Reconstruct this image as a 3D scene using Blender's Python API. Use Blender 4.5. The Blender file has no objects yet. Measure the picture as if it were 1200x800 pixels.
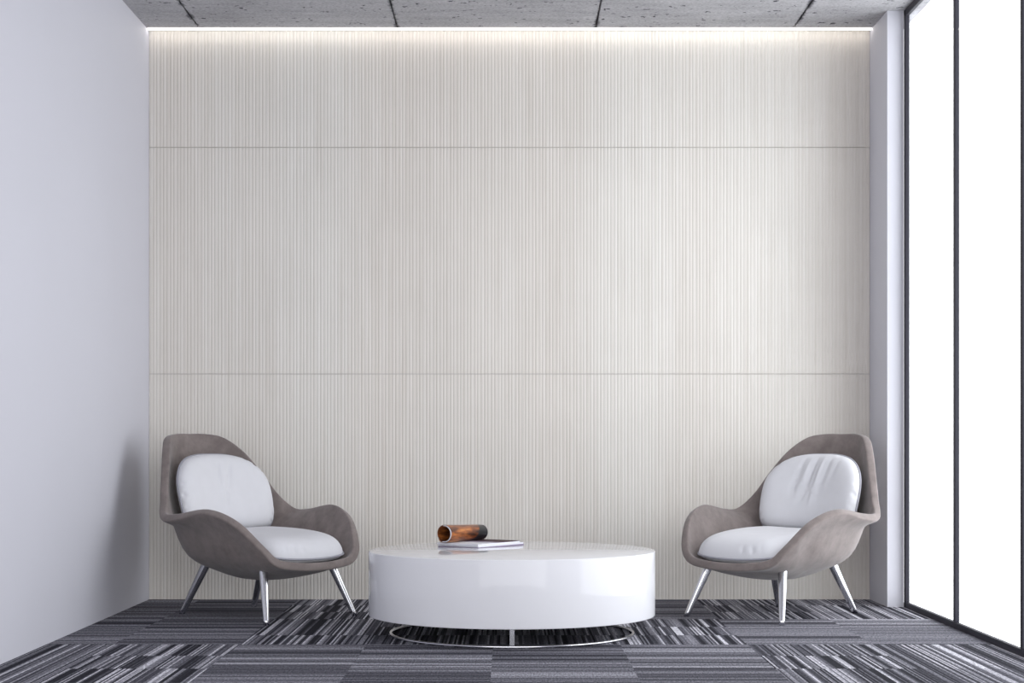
import bpy, bmesh, math, random
from mathutils import Vector, Matrix

# ------------------------------------------------------------------ camera, world, light
scene = bpy.context.scene
COL = scene.collection
scene.view_settings.view_transform = 'Standard'
scene.view_settings.look = 'None'
scene.view_settings.gamma = 1.0
scene.view_settings.use_curve_mapping = False
scene.view_settings.exposure = 0.0

EYE = 0.85            # camera height
FOC = 1960.0          # focal length in pixels of a 1200 px wide frame
cam_data = bpy.data.cameras.new('camera')
cam_data.sensor_width = 36.0
cam_data.lens = FOC * 36.0 / 1200.0
cam_data.shift_x = 3.0 / 1200.0
cam_data.shift_y = 117.0 / 1200.0
cam_data.clip_start = 0.05
cam = bpy.data.objects.new('camera', cam_data)
COL.objects.link(cam)
cam.location = (0, 0, EYE)
cam.rotation_euler = (math.pi / 2, 0, 0)
scene.camera = cam

SKY_WINDOW, SKY_REAR = 4.4, 3.0     # overcast, brighter on the side the windows face
world = bpy.data.worlds.new('overcast_sky')
scene.world = world
world.use_nodes = True
wn = world.node_tree.nodes
wn['Background'].inputs['Color'].default_value = (0.965, 0.975, 1.0, 1)
wl = world.node_tree.links
_tc = wn.new('ShaderNodeTexCoord'); _sp = wn.new('ShaderNodeSeparateXYZ'); _mr = wn.new('ShaderNodeMapRange')
_mr.inputs['From Min'].default_value = 0.1; _mr.inputs['From Max'].default_value = 0.75
_mr.inputs['To Min'].default_value = SKY_REAR; _mr.inputs['To Max'].default_value = SKY_WINDOW
wl.new(_tc.outputs['Generated'], _sp.inputs[0]); wl.new(_sp.outputs['X'], _mr.inputs['Value'])
wl.new(_mr.outputs['Result'], wn['Background'].inputs['Strength'])

X_LEFT, X_RIGHT, Y_BACK, Z_CEIL = -1.94, 1.94, 9.005, 3.06
X_GLASS = 2.035
Y_REAR = 3.0          # open end of the bay, behind what the photo shows
Y_FLOOR = -1.5
Y_WIN = 8.588
Y_WIN_END = 5.60

def area(name, loc, rot, sx, sy, energy=0, color=(1, 1, 1), portal=False):
    d = bpy.data.lights.new(name, 'AREA')
    d.shape = 'RECTANGLE'; d.size = sx; d.size_y = sy
    d.energy = energy; d.color = color
    d.cycles.is_portal = portal
    o = bpy.data.objects.new(name, d); COL.objects.link(o)
    o.location = loc; o.rotation_euler = rot
    return o
# sky light comes in through the glazing on the right and through the open rear of the room
area('window_portal', (X_GLASS + 0.06, (Y_WIN + Y_WIN_END) / 2, Z_CEIL / 2), (0, math.pi / 2, 0), Z_CEIL, Y_WIN - Y_WIN_END, portal=True)
area('rear_portal', (0.05, Y_REAR - 0.02, Z_CEIL / 2), (math.pi / 2, 0, 0), 3.98, Z_CEIL, portal=True)

# ------------------------------------------------------------------ material helpers
def newmat(name):
    m = bpy.data.materials.new(name); m.use_nodes = True
    nt = m.node_tree
    return m, nt, nt.nodes['Principled BSDF']
def N(nt, t, **kw):
    n = nt.nodes.new(t)
    for k, v in kw.items():
        setattr(n, k, v)
    return n
def L(nt, a, b): nt.links.new(a, b)
def ramp(nt, fac, stops):
    r = N(nt, 'ShaderNodeValToRGB')
    e = r.color_ramp.elements
    while len(e) < len(stops): e.new(0.5)
    for k, (p, c) in enumerate(stops):
        e[k].position = p; e[k].color = (c[0], c[1], c[2], 1)
    L(nt, fac, r.inputs['Fac'])
    return r.outputs['Color']
def math_node(nt, op, a, b=None, c=None):
    n = N(nt, 'ShaderNodeMath', operation=op)
    for i, v in enumerate((a, b, c)):
        if v is None: continue
        if isinstance(v, (int, float)): n.inputs[i].default_value = v
        else: L(nt, v, n.inputs[i])
    return n.outputs[0]
def mixc(nt, fac, a, b, mode='MIX'):
    n = N(nt, 'ShaderNodeMix', data_type='RGBA', blend_type=mode)
    for i, v in ((0, fac), (6, a), (7, b)):
        if isinstance(v, (int, float)): n.inputs[i].default_value = v
        elif isinstance(v, tuple): n.inputs[i].default_value = (*v, 1)
        else: L(nt, v, n.inputs[i])
    return n.outputs[2]
def noise(nt, vec, scale, detail=2.0, rough=0.5, dims='3D'):
    n = N(nt, 'ShaderNodeTexNoise', noise_dimensions=dims)
    n.inputs['Scale'].default_value = scale
    n.inputs['Detail'].default_value = detail
    n.inputs['Roughness'].default_value = rough
    if vec is not None: L(nt, vec, n.inputs['Vector'])
    return n.outputs['Fac']
def objco(nt, scale=(1, 1, 1)):
    t = N(nt, 'ShaderNodeTexCoord'); mp = N(nt, 'ShaderNodeMapping')
    mp.inputs['Scale'].default_value = scale
    L(nt, t.outputs['Object'], mp.inputs['Vector'])
    return mp.outputs['Vector']
def bump(nt, p, h, strength, dist):
    b = N(nt, 'ShaderNodeBump')
    b.inputs['Strength'].default_value = strength
    b.inputs['Distance'].default_value = dist
    L(nt, h, b.inputs['Height']); L(nt, b.outputs['Normal'], p.inputs['Normal'])

def mat_plain(name, col, rough=0.5, metal=0.0, var=0.04, vscale=6.0, spec=0.5, bmp=0.0, bscale=200.0):
    m, nt, p = newmat(name)
    co = objco(nt)
    f = noise(nt, co, vscale, 3)
    lo = tuple(c * (1 - var) for c in col); hi = tuple(min(1, c * (1 + var)) for c in col)
    L(nt, ramp(nt, f, [(0.3, lo), (0.7, hi)]), p.inputs['Base Color'])
    p.inputs['Roughness'].default_value = rough
    p.inputs['Metallic'].default_value = metal
    p.inputs['Specular IOR Level'].default_value = spec
    if bmp: bump(nt, p, noise(nt, co, bscale, 2), bmp, 0.002)
    return m

M = {}
M['paint'] = mat_plain('lavender_white_paint', (0.60, 0.60, 0.655), 0.6, var=0.012, vscale=1.2, spec=0.3)
M['frame'] = mat_plain('dark_anodised_frame', (0.028, 0.027, 0.037), 0.55, var=0.05, spec=0.25)
M['chrome'] = mat_plain('polished_aluminium', (0.66, 0.66, 0.69), 0.2, 1.0, var=0.02, vscale=12)
M['gloss'] = mat_plain('gloss_white_lacquer', (0.71, 0.71, 0.74), 0.03, var=0.004, spec=0.26)
M['page'] = mat_plain('magazine_paper', (0.75, 0.75, 0.80), 0.5, var=0.03, vscale=300)
M['mag_purple'] = mat_plain('muted_violet_cover', (0.16, 0.12, 0.20), 0.3, var=0.3, vscale=14)
M['backing'] = mat_plain('grey_backing_board', (0.50, 0.485, 0.46), 0.8)
M['alu_dark'] = mat_plain('strip_profile_metal', (0.5, 0.5, 0.5), 0.4, 0.8)

def mat_led():
    m, nt, p = newmat('warm_white_led')
    p.inputs['Base Color'].default_value = (1, 1, 1, 1)
    p.inputs['Emission Color'].default_value = (1.0, 0.95, 0.88, 1)
    p.inputs['Emission Strength'].default_value = 6.5
    return m
M['led'] = mat_led()

def mat_ribs():
    m, nt, p = newmat('ribbed_pale_panel')
    geo = N(nt, 'ShaderNodeNewGeometry')
    mp = N(nt, 'ShaderNodeMapping'); mp.inputs['Scale'].default_value = (1, 1, 1)
    L(nt, geo.outputs['Position'], mp.inputs['Vector'])
    def stretched(sx, sz, detail, off=0.0):
        q = N(nt, 'ShaderNodeMapping'); q.inputs['Scale'].default_value = (sx, 0, sz)
        q.inputs['Location'].default_value = (off, 0, off * 0.37)
        t = N(nt, 'ShaderNodeTexCoord')
        L(nt, t.outputs['Object'], q.inputs['Vector'])
        return noise(nt, q.outputs['Vector'], 1.0, detail, 0.55)
    board = stretched(2.4, 0.10, 0.0)         # broad tonal bands of veneer leaves
    streak = stretched(60.0, 0.9, 3.0, 3.1)   # grain streaks along the ribs
    blot = stretched(3.0, 2.2, 3.0, 7.7)
    c1 = ramp(nt, streak, [(0.28, (0.670, 0.636, 0.585)), (0.5, (0.715, 0.685, 0.637)), (0.72, (0.755, 0.730, 0.688))])
    c2 = ramp(nt, board, [(0.35, (0.96, 0.94, 0.93)), (0.65, (1.0, 1.0, 1.0))])
    c3 = ramp(nt, blot, [(0.3, (0.955, 0.955, 0.955)), (0.7, (1, 1, 1))])
    c = mixc(nt, 1.0, c1, c2, 'MULTIPLY'); c = mixc(nt, 1.0, c, c3, 'MULTIPLY')
    L(nt, c, p.inputs['Base Color'])
    p.inputs['Roughness'].default_value = 0.65
    p.inputs['Specular IOR Level'].default_value = 0.3
    return m
M['ribs'] = mat_ribs()

def mat_concrete():
    m, nt, p = newmat('board_marked_concrete')
    co = objco(nt)
    big = noise(nt, co, 1.6, 5, 0.6)
    stretch = objco(nt, (1.2, 7.0, 1))
    mid = noise(nt, stretch, 2.2, 7, 0.65)
    fine = noise(nt, co, 70, 4, 0.6)
    pit = noise(nt, co, 26, 3, 0.55)
    c = ramp(nt, mid, [(0.28, (0.21, 0.205, 0.22)), (0.5, (0.41, 0.405, 0.425)), (0.72, (0.56, 0.555, 0.58))])
    c = mixc(nt, 0.5, c, ramp(nt, big, [(0.3, (0.26, 0.255, 0.27)), (0.7, (0.56, 0.555, 0.575))]))
    c = mixc(nt, 0.35, c, ramp(nt, fine, [(0.35, (0.22, 0.22, 0.23)), (0.65, (0.62, 0.62, 0.635))]))
    pm = ramp(nt, pit, [(0.30, (0.10, 0.10, 0.11)), (0.36, (1, 1, 1))])
    c = mixc(nt, 1.0, c, pm, 'MULTIPLY')
    # ragged dark grime along the formwork joints (world x positions of the joints)
    t = N(nt, 'ShaderNodeTexCoord'); sx = N(nt, 'ShaderNodeSeparateXYZ'); L(nt, t.outputs['Object'], sx.inputs[0])
    wob = noise(nt, co, 9, 4, 0.7)
    u = math_node(nt, 'ADD', sx.outputs['X'], -CEIL_X0)
    u = math_node(nt, 'DIVIDE', u, CEIL_DX)
    u = math_node(nt, 'SUBTRACT', u, math_node(nt, 'ROUND', u))
    dist = math_node(nt, 'MULTIPLY', math_node(nt, 'ABSOLUTE', u), CEIL_DX)
    width = math_node(nt, 'MULTIPLY', math_node(nt, 'SUBTRACT', wob, 0.44), 0.10)
    g = math_node(nt, 'SUBTRACT', dist, width)
    gm = ramp(nt, math_node(nt, 'ADD', math_node(nt, 'MULTIPLY', g, 40), 0.3), [(0.0, (0.22, 0.22, 0.24)), (0.6, (1, 1, 1))])
    c = mixc(nt, 1.0, c, gm, 'MULTIPLY')
    L(nt, c, p.inputs['Base Color'])
    p.inputs['Roughness'].default_value = 0.85
    p.inputs['Specular IOR Level'].default_value = 0.2
    bump(nt, p, math_node(nt, 'ADD', mid, math_node(nt, 'MULTIPLY', fine, 0.4)), 0.5, 0.006)
    return m
CEIL_X0, CEIL_DX = -1.66, 1.06
M['concrete'] = mat_concrete()

def mat_carpet():
    m, nt, p = newmat('striped_carpet_tile')
    uv = N(nt, 'ShaderNodeUVMap', uv_map='stripe'); s = N(nt, 'ShaderNodeSeparateXYZ'); L(nt, uv.outputs[0], s.inputs[0])
    at = N(nt, 'ShaderNodeVertexColor', layer_name='tile_tone'); sc = N(nt, 'ShaderNodeSeparateColor'); L(nt, at.outputs[0], sc.inputs[0])
    def cells(w, off):
        k = math_node(nt, 'FLOOR', math_node(nt, 'ADD', math_node(nt, 'DIVIDE', s.outputs['X'], w), off))
        n = N(nt, 'ShaderNodeTexWhiteNoise', noise_dimensions='1D'); L(nt, k, n.inputs['W'])
        return n.outputs['Value']
    a = cells(0.0078, 0.0); b = cells(0.021, 17.3); c_ = cells(0.079, 91.7)
    # soft mid tones with occasional near-black and pale yarn lines
    line = ramp(nt, a, [(0.0, (0.0, 0, 0)), (0.16, (0.02, 0, 0)), (0.22, (0.36, 0, 0)), (0.78, (0.62, 0, 0)), (0.84, (0.92, 0, 0)), (1.0, (1, 0, 0))])
    sl = N(nt, 'ShaderNodeSeparateColor'); L(nt, line, sl.inputs[0])
    v = math_node(nt, 'ADD', math_node(nt, 'MULTIPLY', sl.outputs[0], 0.66), math_node(nt, 'ADD', math_node(nt, 'MULTIPLY', b, 0.22), math_node(nt, 'MULTIPLY', c_, 0.12)))
    # tile tone: R = contrast, G = lift
    v = math_node(nt, 'ADD', math_node(nt, 'MULTIPLY', math_node(nt, 'SUBTRACT', v, 0.5), math_node(nt, 'ADD', math_node(nt, 'MULTIPLY', sc.outputs[0], 1.3), 0.35)), 0.5)
    v = math_node(nt, 'ADD', v, math_node(nt, 'MULTIPLY', math_node(nt, 'SUBTRACT', sc.outputs[1], 0.5), 0.24))
    w = cells(0.048, 33.1)
    w = math_node(nt, 'ADD', math_node(nt, 'MULTIPLY', w, 0.55), math_node(nt, 'MULTIPLY', c_, 0.45))
    w = math_node(nt, 'MULTIPLY', math_node(nt, 'SUBTRACT', w, 0.5), math_node(nt, 'MULTIPLY', sc.outputs[2], 0.42))
    v = math_node(nt, 'ADD', v, w)
    col = ramp(nt, v, [(0.12, (0.014, 0.014, 0.020)), (0.32, (0.060, 0.059, 0.073)), (0.50, (0.145, 0.143, 0.166)), (0.70, (0.25, 0.247, 0.275)), (0.92, (0.46, 0.455, 0.495))])
    co = objco(nt, (1, 0.22, 1))
    pile = noise(nt, co, 150, 3, 0.75)
    pc = ramp(nt, pile, [(0.30, (0.35, 0.35, 0.36)), (0.70, (1.85, 1.85, 1.85))])
    col = mixc(nt, 1.0, col, pc, 'MULTIPLY')
    L(nt, col, p.inputs['Base Color'])
    p.inputs['Roughness'].default_value = 0.95
    p.inputs['Specular IOR Level'].default_value = 0.1
    bump(nt, p, pile, 0.6, 0.004)
    return m
M['carpet'] = mat_carpet()

def mat_glass():
    m = bpy.data.materials.new('window_glass'); m.use_nodes = True
    nt = m.node_tree; nt.nodes.clear()
    out = N(nt, 'ShaderNodeOutputMaterial'); mix = N(nt, 'ShaderNodeMixShader')
    tr = N(nt, 'ShaderNodeBsdfTransparent'); tr.inputs[0].default_value = (0.97, 0.98, 0.985, 1)
    gl = N(nt, 'ShaderNodeBsdfGlossy'); gl.inputs['Roughness'].default_value = 0.02
    lw = N(nt, 'ShaderNodeLayerWeight'); lw.inputs['Blend'].default_value = 0.5
    fz = math_node(nt, 'ADD', math_node(nt, 'MULTIPLY', math_node(nt, 'POWER', lw.outputs['Facing'], 5.0), 0.6), 0.03)
    L(nt, fz, mix.inputs[0]); L(nt, tr.outputs[0], mix.inputs[1]); L(nt, gl.outputs[0], mix.inputs[2])
    L(nt, mix.outputs[0], out.inputs['Surface'])
    return m
M['glass'] = mat_glass()

def mat_shell():
    m, nt, p = newmat('taupe_suede')
    co = objco(nt)
    f = noise(nt, co, 16, 6, 0.65)
    L(nt, ramp(nt, f, [(0.3, (0.142, 0.117, 0.111)), (0.7, (0.222, 0.188, 0.179))]), p.inputs['Base Color'])
    p.inputs['Roughness'].default_value = 0.8
    p.inputs['Specular IOR Level'].default_value = 0.25
    p.inputs['Sheen Weight'].default_value = 0.25
    p.inputs['Sheen Roughness'].default_value = 0.5
    bump(nt, p, noise(nt, co, 220, 3), 0.15, 0.002)
    return m
M['shell'] = mat_shell()
M['cushion'] = mat_plain('soft_white_upholstery', (0.63, 0.63, 0.66), 0.75, var=0.015, vscale=20, spec=0.25, bmp=0.05, bscale=500)
M['piping'] = mat_plain('grey_cushion_piping', (0.30, 0.30, 0.34), 0.6, var=0.03)

def mat_roll_outer():
    m, nt, p = newmat('amber_photo_cover')
    uv = N(nt, 'ShaderNodeUVMap', uv_map='roll'); mp = N(nt, 'ShaderNodeMapping'); mp.inputs['Scale'].default_value = (1.4, 6.0, 1)
    L(nt, uv.outputs[0], mp.inputs[0])
    f = noise(nt, mp.outputs[0], 1.6, 5, 0.6)
    c = ramp(nt, f, [(0.34, (0.02, 0.006, 0.003)), (0.46, (0.13, 0.036, 0.010)), (0.58, (0.36, 0.115, 0.025)), (0.76, (0.66, 0.32, 0.10))])
    s = N(nt, 'ShaderNodeSeparateXYZ'); L(nt, uv.outputs[0], s.inputs[0])
    # slanting black area of the cover picture
    e = math_node(nt, 'ADD', s.outputs['X'], math_node(nt, 'MULTIPLY', s.outputs['Y'], 0.6))
    e = math_node(nt, 'MULTIPLY', e, 0.5)
    k = ramp(nt, e, [(0.555, (0, 0, 0)), (0.57, (1, 1, 1))])
    c = mixc(nt, k, c, (0.008, 0.008, 0.010))
    L(nt, c, p.inputs['Base Color'])
    p.inputs['Roughness'].default_value = 0.28
    return m
M['roll'] = mat_roll_outer()

def mat_cover():
    m, nt, p = newmat('printed_magazine_cover')
    uv = N(nt, 'ShaderNodeUVMap', uv_map='page'); s = N(nt, 'ShaderNodeSeparateXYZ'); L(nt, uv.outputs[0], s.inputs[0])
    f = noise(nt, uv.outputs[0], 5, 4, 0.6)
    e = math_node(nt, 'ADD', s.outputs['X'], math_node(nt, 'MULTIPLY', math_node(nt, 'SUBTRACT', f, 0.5), 0.35))
    c = ramp(nt, e, [(0.30, (0.66, 0.66, 0.69)), (0.42, (0.34, 0.30, 0.38)), (0.58, (0.11, 0.06, 0.09)), (0.8, (0.05, 0.02, 0.022))])
    L(nt, c, p.inputs['Base Color'])
    p.inputs['Roughness'].default_value = 0.6
    p.inputs['Specular IOR Level'].default_value = 0.15
    return m
M['cover'] = mat_cover()

# ------------------------------------------------------------------ mesh helpers
def link(name, me, mat, parent=None, smooth=False):
    o = bpy.data.objects.new(name, me); COL.objects.link(o)
    if mat is not None: me.materials.append(mat)
    if parent is not None: o.parent = parent
    if smooth:
        for q in me.polygons: q.use_smooth = True
    return o
def from_bm(name, bm, mat, parent=None, smooth=False):
    me = bpy.data.meshes.new(name); bm.to_mesh(me); bm.free()
    return link(name, me, mat, parent, smooth)
def add_box(bm, x0, x1, y0, y1, z0, z1, bevel=0.0):
    r = bmesh.ops.create_cube(bm, size=1.0)
    vs = r['verts']
    for v in vs:
        v.co = Vector(((x0 + x1) / 2 + v.co.x * (x1 - x0), (y0 + y1) / 2 + v.co.y * (y1 - y0), (z0 + z1) / 2 + v.co.z * (z1 - z0)))
    if bevel:
        es = list({e for v in vs for e in v.link_edges})
        bmesh.ops.bevel(bm, geom=es, offset=bevel, segments=2, affect='EDGES', profile=0.5)
def box(name, x0, x1, y0, y1, z0, z1, mat, parent=None, bevel=0.0):
    bm = bmesh.new(); add_box(bm, x0, x1, y0, y1, z0, z1, bevel)
    return from_bm(name, bm, mat, parent)
def structure(o): o['kind'] = 'structure'; return o
def thing(o, label, cat, group=None):
    o['label'] = label; o['category'] = cat
    if group: o['group'] = group
    return o
def empty(name, loc, rz=0.0):
    o = bpy.data.objects.new(name, None); COL.objects.link(o)
    o.location = loc; o.rotation_euler = (0, 0, rz); o.empty_display_size = 0.2
    return o
def catmull(p0, p1, p2, p3, t):
    return 0.5 * ((2 * p1) + (p2 - p0) * t + (2 * p0 - 5 * p1 + 4 * p2 - p3) * t * t + (3 * p1 - p0 - 3 * p2 + p3) * t ** 3)
def closed_curve(pts, n):
    out = []; m = len(pts)
    for i in range(m):
        for k in range(n):
            out.append(catmull(pts[i - 1], pts[i], pts[(i + 1) % m], pts[(i + 2) % m], k / n))
    return out
def tube_mesh(bm, path, rad, seg=8, closed=True):
    n = len(path); rings = []
    for i in range(n):
        a = path[i - 1] if (closed or i > 0) else path[i]
        b = path[(i + 1) % n] if (closed or i < n - 1) else path[i]
        t = (b - a).normalized()
        up = Vector((0, 0, 1)) if abs(t.z) < 0.9 else Vector((1, 0, 0))
        s = t.cross(up).normalized(); w = s.cross(t)
        rings.append([bm.verts.new(path[i] + (s * math.cos(j * 2 * math.pi / seg) + w * math.sin(j * 2 * math.pi / seg)) * rad) for j in range(seg)])
    for i in range(n if closed else n - 1):
        A, B = rings[i], rings[(i + 1) % n]
        for j in range(seg):
            bm.faces.new((A[j], A[(j + 1) % seg], B[(j + 1) % seg], B[j]))
    if not closed:
        bm.faces.new(rings[0][::-1]); bm.faces.new(rings[-1])

# ------------------------------------------------------------------ room shell
random.seed(4)
def build_floor():
    """carpet planks: blocks turn their stripes by a quarter; each plank carries its own stripe offset"""
    me = bpy.data.meshes.new('floor')
    bm = bmesh.new()
    uvl = bm.loops.layers.uv.new('stripe'); cl = bm.loops.layers.color.new('tile_tone')
    cols = [-1.13 + 1.0625 * k / 2 for k in range(-2, 7)]
    cols = [c for c in cols if X_LEFT < c < 2.08]
    xs = [X_LEFT] + cols + [2.08]
    ys = []
    y = Y_BACK
    k = 0
    while y > Y_FLOOR:
        ys.append(y); y -= (1.0 if y > 7.05 else 1.12) / 3.0
    ys.append(Y_FLOOR)
    def lengthwise(xc, yc):
        c = -1 if xc < -1.13 else (0 if xc < -0.07 else (1 if xc < 0.98 else 2))
        r = 0 if yc > 8.0 else (1 if yc > 7.0 else 2 + int((7.005 - yc) / 1.12))
        table = {0: (0, 1, 0, 1), 1: (0, 1, 1, 0), 2: (1, 0, 0, 1), 3: (0, 1, 1, 0), 4: (1, 0, 0, 1)}
        return table[r % 5 if r < 5 else 1 + r % 4][c + 1]
    blocks = {}
    for i in range(len(xs) - 1):
        for j in range(len(ys) - 1):
            x0, x1, y1, y0 = xs[i], xs[i + 1], ys[j], ys[j + 1]
            vs = [bm.verts.new(p) for p in ((x0, y0, 0), (x1, y0, 0), (x1, y1, 0), (x0, y1, 0))]
            f = bm.faces.new(vs)
            ln = lengthwise((x0 + x1) / 2, (y0 + y1) / 2)
            off = random.randint(0, 400) * 0.79
            key = (int((x0 + x1) / 2 / 1.0625 + 5 + 0.0635), int((Y_BACK - (y0 + y1) / 2)))
            off0 = blocks.setdefault(key, off)
            if ln and random.random() < 0.6: off = off0
            if ln: tone = (random.uniform(0.75, 1.15), random.uniform(0.30, 0.62), 0, 1)
            else: tone = (random.uniform(0.30, 0.55), random.uniform(0.36, 0.58), 1, 1)
            for l in f.loops:
                c = l.vert.co
                l[uvl].uv = ((c.x if ln else c.y) + off, c.y if ln else c.x)
                l[cl] = tone
    bmesh.ops.remove_doubles(bm, verts=bm.verts, dist=1e-5)
    bm.to_mesh(me); bm.free()
    return structure(link('floor', me, M['carpet']))
build_floor()
structure(box('wall_left', X_LEFT - 0.12, X_LEFT, Y_REAR, Y_BACK + 0.12, 0, Z_CEIL, M['paint']))
_bm = bmesh.new()
add_box(_bm, X_RIGHT, X_GLASS - 0.011, Y_WIN, Y_BACK + 0.12, 0, Z_CEIL)      # return beside the ribbed wall
add_box(_bm, X_GLASS - 0.011, X_GLASS + 0.1, Y_REAR, Y_WIN_END, 0, Z_CEIL)   # solid wall nearer than the glazing
structure(from_bm('wall_right', _bm, M['paint']))

def build_ceiling():
    bm = bmesh.new()
    edges = [X_LEFT - 0.12] + [CEIL_X0 + CEIL_DX * k for k in range(4)] + [2.12]
    g = 0.0045
    ys = [Y_REAR, 6.0, 8.63, Y_BACK + 0.12]
    for i in range(len(edges) - 1):
        for j in range(len(ys) - 1):
            add_box(bm, edges[i] + g, edges[i + 1] - g, ys[j] + g * 0.5, ys[j + 1] - g * 0.5, Z_CEIL, Z_CEIL + 0.03, 0.002)
    add_box(bm, X_LEFT - 0.12, 2.12, Y_REAR, Y_BACK + 0.12, Z_CEIL + 0.022, Z_CEIL + 0.16)
    return structure(from_bm('ceiling', bm, M['concrete']))
build_ceiling()

def build_back_wall():
    wall = structure(box('wall_back', X_LEFT, X_RIGHT, Y_BACK + 0.004, Y_BACK + 0.12, 0, Z_CEIL, M['backing']))
    pitch = (X_RIGHT - X_LEFT - 0.002) / 211.0
    prof = ((0.0, 0.0035), (0.10, 0.0035), (0.24, 0.0023), (0.76, 0.0023), (0.90, 0.0035))
    rows = ((0.0, 1.2110), (1.2145, 2.4292), (2.4327, 3.0595))
    for ri, (z0, z1) in enumerate(rows):
        bm = bmesh.new(); lo = []; hi = []
        for k in range(211):
            jw = random.uniform(-0.07, 0.07)
            for (t, d) in prof:
                x = X_LEFT + 0.001 + (k + t + (jw if 0.2 < t < 0.8 else 0)) * pitch
                lo.append(bm.verts.new((x, Y_BACK - 0.006 + d, z0))); hi.append(bm.verts.new((x, Y_BACK - 0.006 + d, z1)))
        x = X_RIGHT - 0.001
        lo.append(bm.verts.new((x, Y_BACK - 0.0025, z0))); hi.append(bm.verts.new((x, Y_BACK - 0.0025, z1)))
        bl = [bm.verts.new((lo[0].co.x, Y_BACK + 0.004, z0)), bm.verts.new((lo[-1].co.x, Y_BACK + 0.004, z0))]
        bh = [bm.verts.new((lo[0].co.x, Y_BACK + 0.004, z1)), bm.verts.new((lo[-1].co.x, Y_BACK + 0.004, z1))]
        for i in range(len(lo) - 1):
            bm.faces.new((lo[i], lo[i + 1], hi[i + 1], hi[i]))
        bm.faces.new(hi + [bh[1], bh[0]]); bm.faces.new(lo[::-1] + [bl[0], bl[1]])
        bm.faces.new((lo[0], hi[0], bh[0], bl[0])); bm.faces.new((lo[-1], bl[1], bh[1], hi[-1]))
        o = from_bm('ribbed_panel', bm, M['ribs'], wall)
    return wall
build_back_wall()

# glowing strip along the top of the panelled wall
strip = box('light_strip', X_LEFT + 0.004, X_RIGHT - 0.004, Y_BACK - 0.060, Y_BACK - 0.046, Z_CEIL - 0.0075, Z_CEIL - 0.001, M['led'])
thing(strip, 'thin glowing white light strip running along the ceiling above the ribbed wall', 'light strip')

def build_window():
    d = 0.022
    bm = bmesh.new()
    add_box(bm, X_GLASS - 0.011, X_GLASS + 0.010, Y_WIN_END, Y_WIN - 0.001, 0.0, 0.028, 0.003)
    add_box(bm, X_GLASS - 0.011, X_GLASS + 0.010, Y_WIN_END, Y_WIN - 0.001, Z_CEIL - 0.035, Z_CEIL, 0.003)
    add_box(bm, X_GLASS - 0.011, X_GLASS + 0.010, Y_WIN - 0.042, Y_WIN, 0.0, Z_CEIL, 0.003)
    w = structure(from_bm('window_1', bm, M['frame']))
    ys = [Y_WIN - 0.02] + [7.615 - 1.0 * k for k in range(0, 2)] + [Y_WIN_END]
    for y in ys[1:-1]:
        box('mullion', X_GLASS - 0.011, X_GLASS + 0.010, y - 0.016, y + 0.016, 0.028, Z_CEIL - 0.035, M['frame'], w, 0.003)
    for a, b in zip(ys[:-1], ys[1:]):
        box('pane', X_GLASS - 0.002, X_GLASS + 0.004, b + 0.014, a - 0.014, 0.026, Z_CEIL - 0.033, M['glass'], w)
build_window()

# ------------------------------------------------------------------ lounge chairs
# half of the shell, from the top of the back round to the middle of the front lip; x = chair's left, v = forward
ST = [
 ((0, -.600, .876), (0, -.545, .70), (0, -.430, .43), (0, -.285, .245), (0, -.130, .192)),
 ((.100, -.582, .876), (.085, -.540, .695), (.090, -.425, .43), (.065, -.275, .245), (.030, -.125, .192)),
 ((.178, -.530, .857), (.150, -.520, .68), (.150, -.410, .425), (.100, -.260, .245), (.045, -.115, .192)),
 ((.245, -.455, .785), (.195, -.480, .63), (.185, -.390, .41), (.120, -.235, .245), (.055, -.100, .192)),
 ((.305, -.382, .675), (.240, -.425, .57), (.215, -.365, .39), (.140, -.220, .245), (.065, -.090, .192)),
 ((.358, -.318, .565), (.285, -.350, .49), (.240, -.310, .345), (.155, -.185, .240), (.070, -.075, .192)),
 ((.412, -.245, .488), (.325, -.260, .438), (.260, -.240, .30), (.165, -.145, .230), (.075, -.050, .192)),
 ((.418, -.130, .487), (.340, -.140, .425), (.280, -.130, .29), (.170, -.080, .225), (.080, -.030, .192)),
 ((.402, .070, .516), (.350, .070, .430), (.290, .060, .30), (.180, .035, .225), (.080, .020, .192)),
 ((.360, .225, .465), (.325, .195, .395), (.275, .155, .29), (.175, .090, .220), (.080, .050, .192)),
 ((.295, .340, .350), (.285, .300, .305), (.240, .230, .255), (.155, .140, .215), (.070, .080, .192)),
 ((.235, .378, .283), (.220, .335, .264), (.180, .260, .235), (.120, .170, .208), (.055, .090, .192)),
 ((.120, .398, .262), (.110, .350, .248), (.090, .275, .225), (.060, .180, .205), (.030, .100, .192)),
 ((0, .404, .257), (0, .355, .243), (0, .280, .222), (0, .185, .203), (0, .100, .192)),
]
CENTRE = Vector((0, .0, .190))
def loc3(p): return Vector((p[0], -p[1], p[2]))       # chair faces local -y
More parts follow.
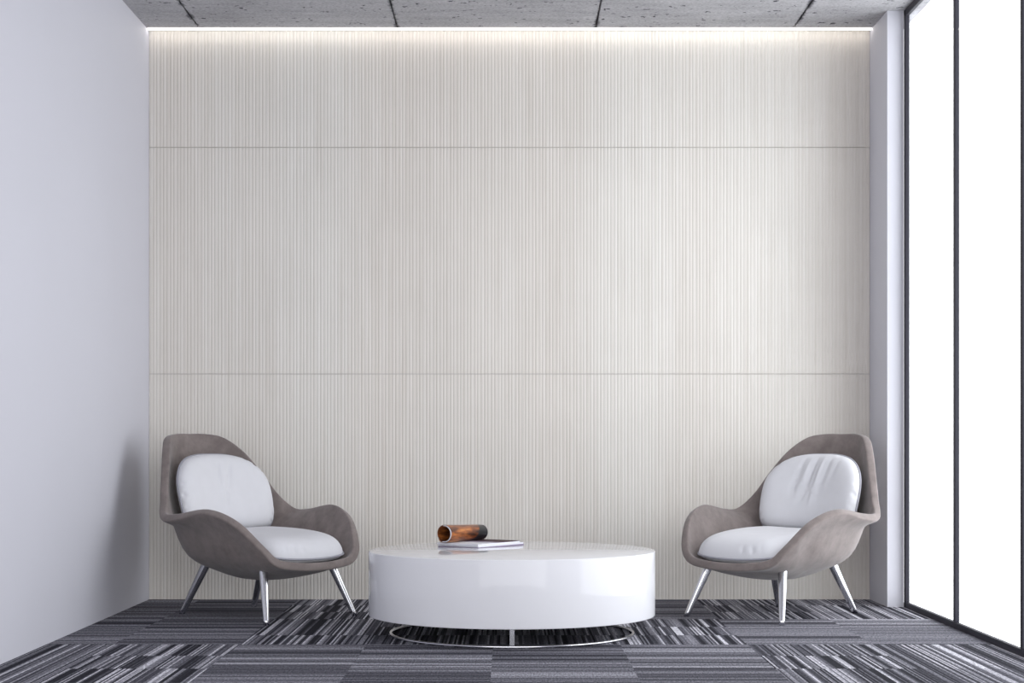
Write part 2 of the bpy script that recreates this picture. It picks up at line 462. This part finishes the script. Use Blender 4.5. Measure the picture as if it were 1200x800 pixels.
def build_shell(parent):
    half = [[loc3(p) for p in s] for s in ST]
    # stations round the whole shell; chair's left is local +x when it faces -y
    full = half + [[Vector((-p.x, p.y, p.z)) for p in s] for s in half[-2:0:-1]]
    m = len(full); sub = 6
    rings = []
    for r in range(5):
        rings.append(closed_curve([full[i][r] for i in range(m)], sub))
    cnt = m * sub
    c = Vector((CENTRE.x, -CENTRE.y, CENTRE.z))
    cols = []
    RS = 5
    for a in range(cnt):
        ctl = [rings[r][a] for r in range(5)] + [c]
        opp = rings[4][(a + cnt // 2) % cnt]
        ext = [ctl[0] * 2 - ctl[1]] + ctl + [opp]
        line = []
        for i in range(1, len(ext) - 2):
            for k in range(RS):
                line.append(catmull(ext[i - 1], ext[i], ext[i + 1], ext[i + 2], k / RS))
        cols.append(line)
    nr = len(cols[0])
    # normals (towards the sitter)
    def P(a, r):
        return c if r >= nr else cols[a % cnt][r]
    nor = [[None] * nr for _ in range(cnt)]
    for a in range(cnt):
        for r in range(nr):
            ta = P(a + 1, r) - P(a - 1, r)
            tr = P(a, r + 1) - P(a, max(r - 1, 0))
            n = ta.cross(tr).normalized()
            nor[a][r] = n
    # orient: inner side must see the middle of the chair
    mid = Vector((0, 0.0, 0.6))
    flip = sum((nor[a][nr // 2].dot(mid - cols[a][nr // 2])) for a in range(cnt)) < 0
    def thick(r): return 0.012 + 0.008 * max(0.0, 1 - r / 5.0)
    bm = bmesh.new()
    inn, out, rim = [], [], []
    for a in range(cnt):
        li, lo = [], []
        for r in range(nr):
            n = -nor[a][r] if flip else nor[a][r]
            T = thick(r); li.append(bm.verts.new(cols[a][r] + n * T)); lo.append(bm.verts.new(cols[a][r] - n * T))
        n = -nor[a][0] if flip else nor[a][0]
        d = (cols[a][0] - cols[a][1]).normalized()
        d = (d - n * d.dot(n)).normalized()
        rr = []
        T = thick(0)
        for k in range(1, 8):
            th = math.pi * k / 8
            ct, st = math.cos(th), math.sin(th)
            rr.append(bm.verts.new(cols[a][0] + n * T * math.copysign(abs(ct) ** 0.55, ct) + d * 0.010 * st ** 0.7))
        inn.append(li); out.append(lo); rim.append(rr)
    up = Vector((0, 0, thick(nr)))
    ci = bm.verts.new(c + up); co_ = bm.verts.new(c - up)
    for a in range(cnt):
        b = (a + 1) % cnt
        for r in range(nr - 1):
            bm.faces.new((inn[a][r], inn[b][r], inn[b][r + 1], inn[a][r + 1]))
            bm.faces.new((out[a][r], out[a][r + 1], out[b][r + 1], out[b][r]))
        bm.faces.new((inn[a][-1], inn[b][-1], ci)); bm.faces.new((out[a][-1], co_, out[b][-1]))
        A = [inn[a][0]] + rim[a] + [out[a][0]]; B = [inn[b][0]] + rim[b] + [out[b][0]]
        for k in range(len(A) - 1):
            bm.faces.new((A[k], A[k + 1], B[k + 1], B[k]))
    bmesh.ops.recalc_face_normals(bm, faces=bm.faces)
    return from_bm('shell', bm, M['shell'], parent, True)

def build_cushion(name, outline, centre, place, top, bot, parent, wrinkles):
    """puffy closed cushion: outline in its own plane (p, q), place(p, q, h) maps to the chair"""
    pts = [Vector((p, q, 0)) for p, q in outline] + [Vector((-p, q, 0)) for p, q in outline[-2:0:-1]]
    ring = closed_curve(pts, 12)
    cnt = len(ring); NR = 22
    bm = bmesh.new()
    def layer(side, H, e):
        rows = []
        for r in range(1, NR):
            s = math.sin(math.pi / 2 * r / NR)
            prof = (1 - s ** e) ** 0.5
            row = []
            for a in range(cnt):
                q = centre + (ring[a] - centre) * s
                h = side * H * prof
                if side > 0: h += wrinkles(q.x, q.y, s, a / cnt) * min(1, prof * 2)
                row.append(bm.verts.new(place(q.x, q.y, h)))
            rows.append(row)
        return rows
    e0 = [bm.verts.new(place(q.x, q.y, 0)) for q in ring]
    T_ = layer(1, top, 5.5); B_ = layer(-1, bot, 3.2)
    ct = bm.verts.new(place(centre.x, centre.y, top + wrinkles(centre.x, centre.y, 0, 0))); cb = bm.verts.new(place(centre.x, centre.y, -bot))
    for rows, cc in ((T_ + [e0], ct), (B_ + [e0], cb)):
        for a in range(cnt):
            b = (a + 1) % cnt
            bm.faces.new((cc, rows[0][a], rows[0][b]))
            for r in range(len(rows) - 1):
                bm.faces.new((rows[r][a], rows[r + 1][a], rows[r + 1][b], rows[r][b]))
    bmesh.ops.recalc_face_normals(bm, faces=bm.faces)
    o = from_bm(name, bm, M['cushion'], parent, True)
    pb = bmesh.new()
    tube_mesh(pb, [place(centre.x + (q.x - centre.x) * 1.006, centre.y + (q.y - centre.y) * 1.006, 0) for q in ring], 0.0052, 8)
    bmesh.ops.recalc_face_normals(pb, faces=pb.faces)
    pp = from_bm('piping', pb, M['piping'], o, True)
    pp['label'] = 'grey piping along the cushion seam'
    return o

def crease(q, z, u0, z0, z1, lean, w, amp):
    if z < z0 or z > z1: return 0.0
    t = (z - z0) / (z1 - z0)
    d = (q - (u0 + lean * (t - 0.5))) / w
    return amp * math.exp(-d * d) * math.sin(math.pi * t) ** 0.7

def build_chair(label, loc, yaw, creases, seed):
    rnd = random.Random(seed)
    root = empty('lounge_chair', loc, yaw)
    thing(root, label, 'chair', 'shell lounge chairs on either side of the table')
    build_shell(root)
    ph = [rnd.uniform(0, 6.28) for _ in range(6)]
    def edge_pleats(s, a, k):
        w = max(0.0, (s - 0.925) / 0.075)
        w = w * (1 - w) * 4 if w < 1 else 0
        f = max(0, math.sin(a * 2 * math.pi * k + ph[0])) * max(0, math.sin(a * 2 * math.pi * 5 + ph[1]))
        return w * f
    def seat_w(p, q, s, a):
        return -0.018 * edge_pleats(s, a, 31) + 0.004 * math.sin(9 * p + ph[2]) * math.sin(8 * q + ph[3])
    def back_w(p, q, s, a):
        return -0.014 * edge_pleats(s, a, 27) + sum(crease(p, q, *c) for c in creases) + 0.003 * math.sin(10 * p + ph[4]) * math.sin(9 * q + ph[5])
    seat_out = [(0, .372), (.13, .366), (.215, .335), (.258, .245), (.272, .08), (.258, -.12), (.20, -.25), (0, -.27)]
    def seat_place(p, q, h):
        return loc3((p, q, 0.314 - 0.060 * q + 0.25 * p * p + h))
    build_cushion('seat_cushion', seat_out, Vector((0, .05, 0)), seat_place, 0.103, 0.045, root, seat_w)
    back_out = [(0, .782), (.10, .778), (.186, .756), (.248, .708), (.280, .64), (.284, .55), (.272, .46), (.235, .415), (.13, .40), (0, .40)]
    def back_place(p, q, h):
        v = -0.300 - (q - 0.40) * 0.33 + 0.85 * p * p
        return loc3((p, v + h * 0.95, q + h * 0.31))
    build_cushion('back_cushion', back_out, Vector((0, .585, 0)), back_place, 0.072, 0.072, root, back_w)
    # splayed metal legs
    for (tx, tv, fx, fv, tz) in ((.212, .250, .279, .352, .262), (-.212, .250, -.279, .352, .262), (.175, -.215, .228, -.350, .262), (-.175, -.215, -.228, -.350, .262)):
        top = loc3((tx, tv, tz)); foot = loc3((fx, fv, 0.0))
        bm = bmesh.new(); rows = []
        seg = 24
        ax = (foot - top)
        out = Vector((foot.x, foot.y, 0)) - Vector((top.x, top.y, 0)); out.normalize()
        side = Vector((-out.y, out.x, 0))
        for i in range(13):
            t = i / 12
            c = top.lerp(foot, t)
            ra = 0.0245 * (1 - t) + 0.0140 * t
            rb = 0.0225 * (1 - t) + 0.0130 * t
            row = []
            for j in range(seg):
                an = 2 * math.pi * j / seg
                ca, sa = math.cos(an), math.sin(an)
                sq = 1.0 / (abs(ca) ** 2.7 + abs(sa) ** 2.7) ** (1 / 2.7)
                row.append(bm.verts.new(c + out * (ca * sq * ra) + side * (sa * sq * rb)))
            rows.append(row)
        for A, B in zip(rows[:-1], rows[1:]):
            for j in range(seg):
                bm.faces.new((A[j], B[j], B[(j + 1) % seg], A[(j + 1) % seg]))
        bm.faces.new(rows[0]); bm.faces.new(rows[-1][::-1])
        bmesh.ops.recalc_face_normals(bm, faces=bm.faces)
        from_bm('leg', bm, M['chrome'], root, True)
    return root

build_chair('taupe shell lounge chair with white cushions standing by the plain left wall', (-1.203, 8.187, 0), math.radians(48.3),
            [(-.03, .52, .74, .05, .010, -.006), (.02, .50, .72, .07, .010, -.006), (.045, .56, .74, .05, .009, -.005)], 3)
build_chair('taupe shell lounge chair with white cushions standing nearest the glazed wall', (1.305, 8.189, 0), math.radians(-44.0),
            [(-.085, .54, .76, .05, .010, -.009), (-.05, .52, .755, .05, .009, .007), (-.015, .52, .765, .06, .010, -.010), (.03, .50, .77, .05, .010, .008), (.07, .53, .76, .05, .011, -.009), (.12, .55, .75, .05, .010, -.006)], 8)

# ------------------------------------------------------------------ drum table
TX, TY = 0.011, 7.40
def lathe(profile, seg=128):
    bm = bmesh.new(); rows = []
    for (r, z) in profile:
        rows.append([bm.verts.new((r * math.cos(2 * math.pi * j / seg), r * math.sin(2 * math.pi * j / seg), z)) for j in range(seg)])
    for A, B in zip(rows[:-1], rows[1:]):
        for j in range(seg):
            bm.faces.new((A[j], A[(j + 1) % seg], B[(j + 1) % seg], B[j]))
    return bm, rows
def build_table():
    root = empty('coffee_table', (TX, TY, 0))
    thing(root, 'round glossy white drum coffee table on a thin metal ring base', 'table')
    R, zb, zt, e = 0.632, 0.088, 0.370, 0.004
    prof = [(R - e, zb)] + [(R - e + e * math.sin(math.pi / 2 * k / 4), zb + e - e * math.cos(math.pi / 2 * k / 4)) for k in range(1, 5)]
    prof += [(R - e + e * math.cos(math.pi / 2 * k / 4), zt - e + e * math.sin(math.pi / 2 * k / 4)) for k in range(0, 5)]
    bm, rows = lathe(prof, 192)
    bm.faces.new(rows[0][::-1]); bm.faces.new(rows[-1])
    bmesh.ops.recalc_face_normals(bm, faces=bm.faces)
    o = from_bm('drum', bm, M['gloss'], root, True)
    mod = o.modifiers.new('edge_split', 'EDGE_SPLIT'); mod.split_angle = math.radians(30)
    Rr = 0.540
    bm, rows = lathe([(Rr - 0.010, 0.0), (Rr, 0.0), (Rr + 0.001, 0.0055), (Rr, 0.011), (Rr - 0.010, 0.011), (Rr - 0.011, 0.0055), (Rr - 0.010, 0.0)], 160)
    bmesh.ops.remove_doubles(bm, verts=bm.verts, dist=1e-6)
    bmesh.ops.recalc_face_normals(bm, faces=bm.faces)
    o = from_bm('base_ring', bm, M['chrome'], root, True)
    o['label'] = 'thin polished metal ring on the carpet'
    for a in (-90, 30, 150):
        t = math.radians(a)
        bm = bmesh.new(); add_box(bm, -0.0105, 0.0105, -0.005, 0.005, 0.011, zb + 0.001, 0.001)
        o = from_bm('post', bm, M['chrome'], root)
        o.location = ((Rr - 0.005) * math.cos(t), (Rr - 0.005) * math.sin(t), 0)
        o.rotation_euler = (0, 0, t + math.pi / 2)
build_table()

# ------------------------------------------------------------------ magazines on the table
ZT = 0.370
def magazine(name, label, loc, rz, w, l, t, cover, back):
    """closed magazine: covers, page block, rounded spine along one long side"""
    root = empty(name, loc, rz)
    thing(root, label, 'magazine', 'magazines on the coffee table')
    bm = bmesh.new(); add_box(bm, -w / 2 + 0.002, w / 2 - 0.002, -l / 2 + 0.002, l / 2 - 0.002, 0.0012, t - 0.0012, 0.0008)
    from_bm('pages', bm, M['page'], root)
    for z0, mt, nm in ((0.0, back, 'back_cover'), (t - 0.0012, cover, 'front_cover')):
        bm = bmesh.new(); add_box(bm, -w / 2, w / 2, -l / 2, l / 2, z0, z0 + 0.0012)
        uvl = bm.loops.layers.uv.new('page')
        for f in bm.faces:
            for lp in f.loops:
                lp[uvl].uv = (lp.vert.co.y / l + 0.5, lp.vert.co.x / w + 0.5)
        from_bm(nm, bm, mt, root)
    bm = bmesh.new()
    path = []
    add_box(bm, -w / 2 - 0.0012, -w / 2 + 0.001, -l / 2, l / 2, 0.0002, t - 0.0002, 0.0006)
    from_bm('spine', bm, M['page'], root)
    return root
AZ = math.radians(-36)
magazine('magazine', 'closed white-edged magazine lying flat on the glossy table, under another', (-0.130, 7.752, ZT), AZ, 0.232, 0.352, 0.0085, M['page'], M['mag_purple'])
magazine('magazine', 'closed magazine with dark printed cover lying flat under the rolled one', (-0.140, 7.742, ZT + 0.0085), AZ + 0.03, 0.230, 0.340, 0.0085, M['cover'], M['page'])

def rolled_magazine():
    a = Vector((-0.296, 7.615, 0)); b = Vector((-0.132, 7.885, 0))
    ax = (b - a); ln = ax.length; ax.normalize()
    sd = Vector((-ax.y, ax.x, 0))          # points left-away
    zb = ZT + 0.0174
    root = empty('rolled_magazine', (a.x, a.y, zb))
    thing(root, 'rolled up magazine with amber brown and black cover lying on the flat magazines', 'magazine')
    def roll(th0, th1, r0f, r1f, thick, mat, name, nlen=14, nth=72, s0=0.0):
        bm = bmesh.new(); uvl = bm.loops.layers.uv.new('roll')
        g = []
        for i in range(nlen + 1):
            s = s0 + (1 - s0) * i / nlen
            base = 0.0425 * (1 - s) + 0.0365 * s
            rowi, rowo = [], []
            for k in range(nth + 1):
                t = k / nth
                th = th0 + (th1 - th0) * t
                r = base * (r0f + (r1f - r0f) * t)
                c = a + ax * (ln * s) - Vector((a.x, a.y, 0)) + Vector((0, 0, base))
                for lst, rr in ((rowo, r), (rowi, r - thick)):
                    p = c + sd * (rr * math.cos(th)) + Vector((0, 0, rr * math.sin(th)))
                    lst.append((bm.verts.new(p), s, t))
            g.append((rowo, rowi))
        def face(q):
            f = bm.faces.new([x[0] for x in q])
            for lp, x in zip(f.loops, q): lp[uvl].uv = (x[1], x[2])
        for i in range(nlen):
            (ao, ai), (bo, bi) = g[i], g[i + 1]
            for k in range(nth):
                face((ao[k], ao[k + 1], bo[k + 1], bo[k])); face((ai[k], bi[k], bi[k + 1], ai[k + 1]))
            face((ao[0], bo[0], bi[0], ai[0])); face((ao[nth], ai[nth], bi[nth], bo[nth]))
        for (o_, i_) in (g[0], g[-1]):
            for k in range(nth):
                face((o_[k], i_[k], i_[k + 1], o_[k + 1]))
        bmesh.ops.recalc_face_normals(bm, faces=bm.faces)
        return from_bm(name, bm, mat, root, False)
    roll(math.radians(-80), math.radians(-80 + 400), 0.90, 1.0, 0.0012, M['roll'], 'cover')
    roll(math.radians(-75), math.radians(-75 + 330), 0.78, 0.84, 0.0012, M['roll'], 'inner_page')
    # bright paper edge at the near opening
    roll(math.radians(85), math.radians(285), 0.880, 0.905, 0.0024, M['page'], 'pages', s0=-0.012)
rolled_magazine()
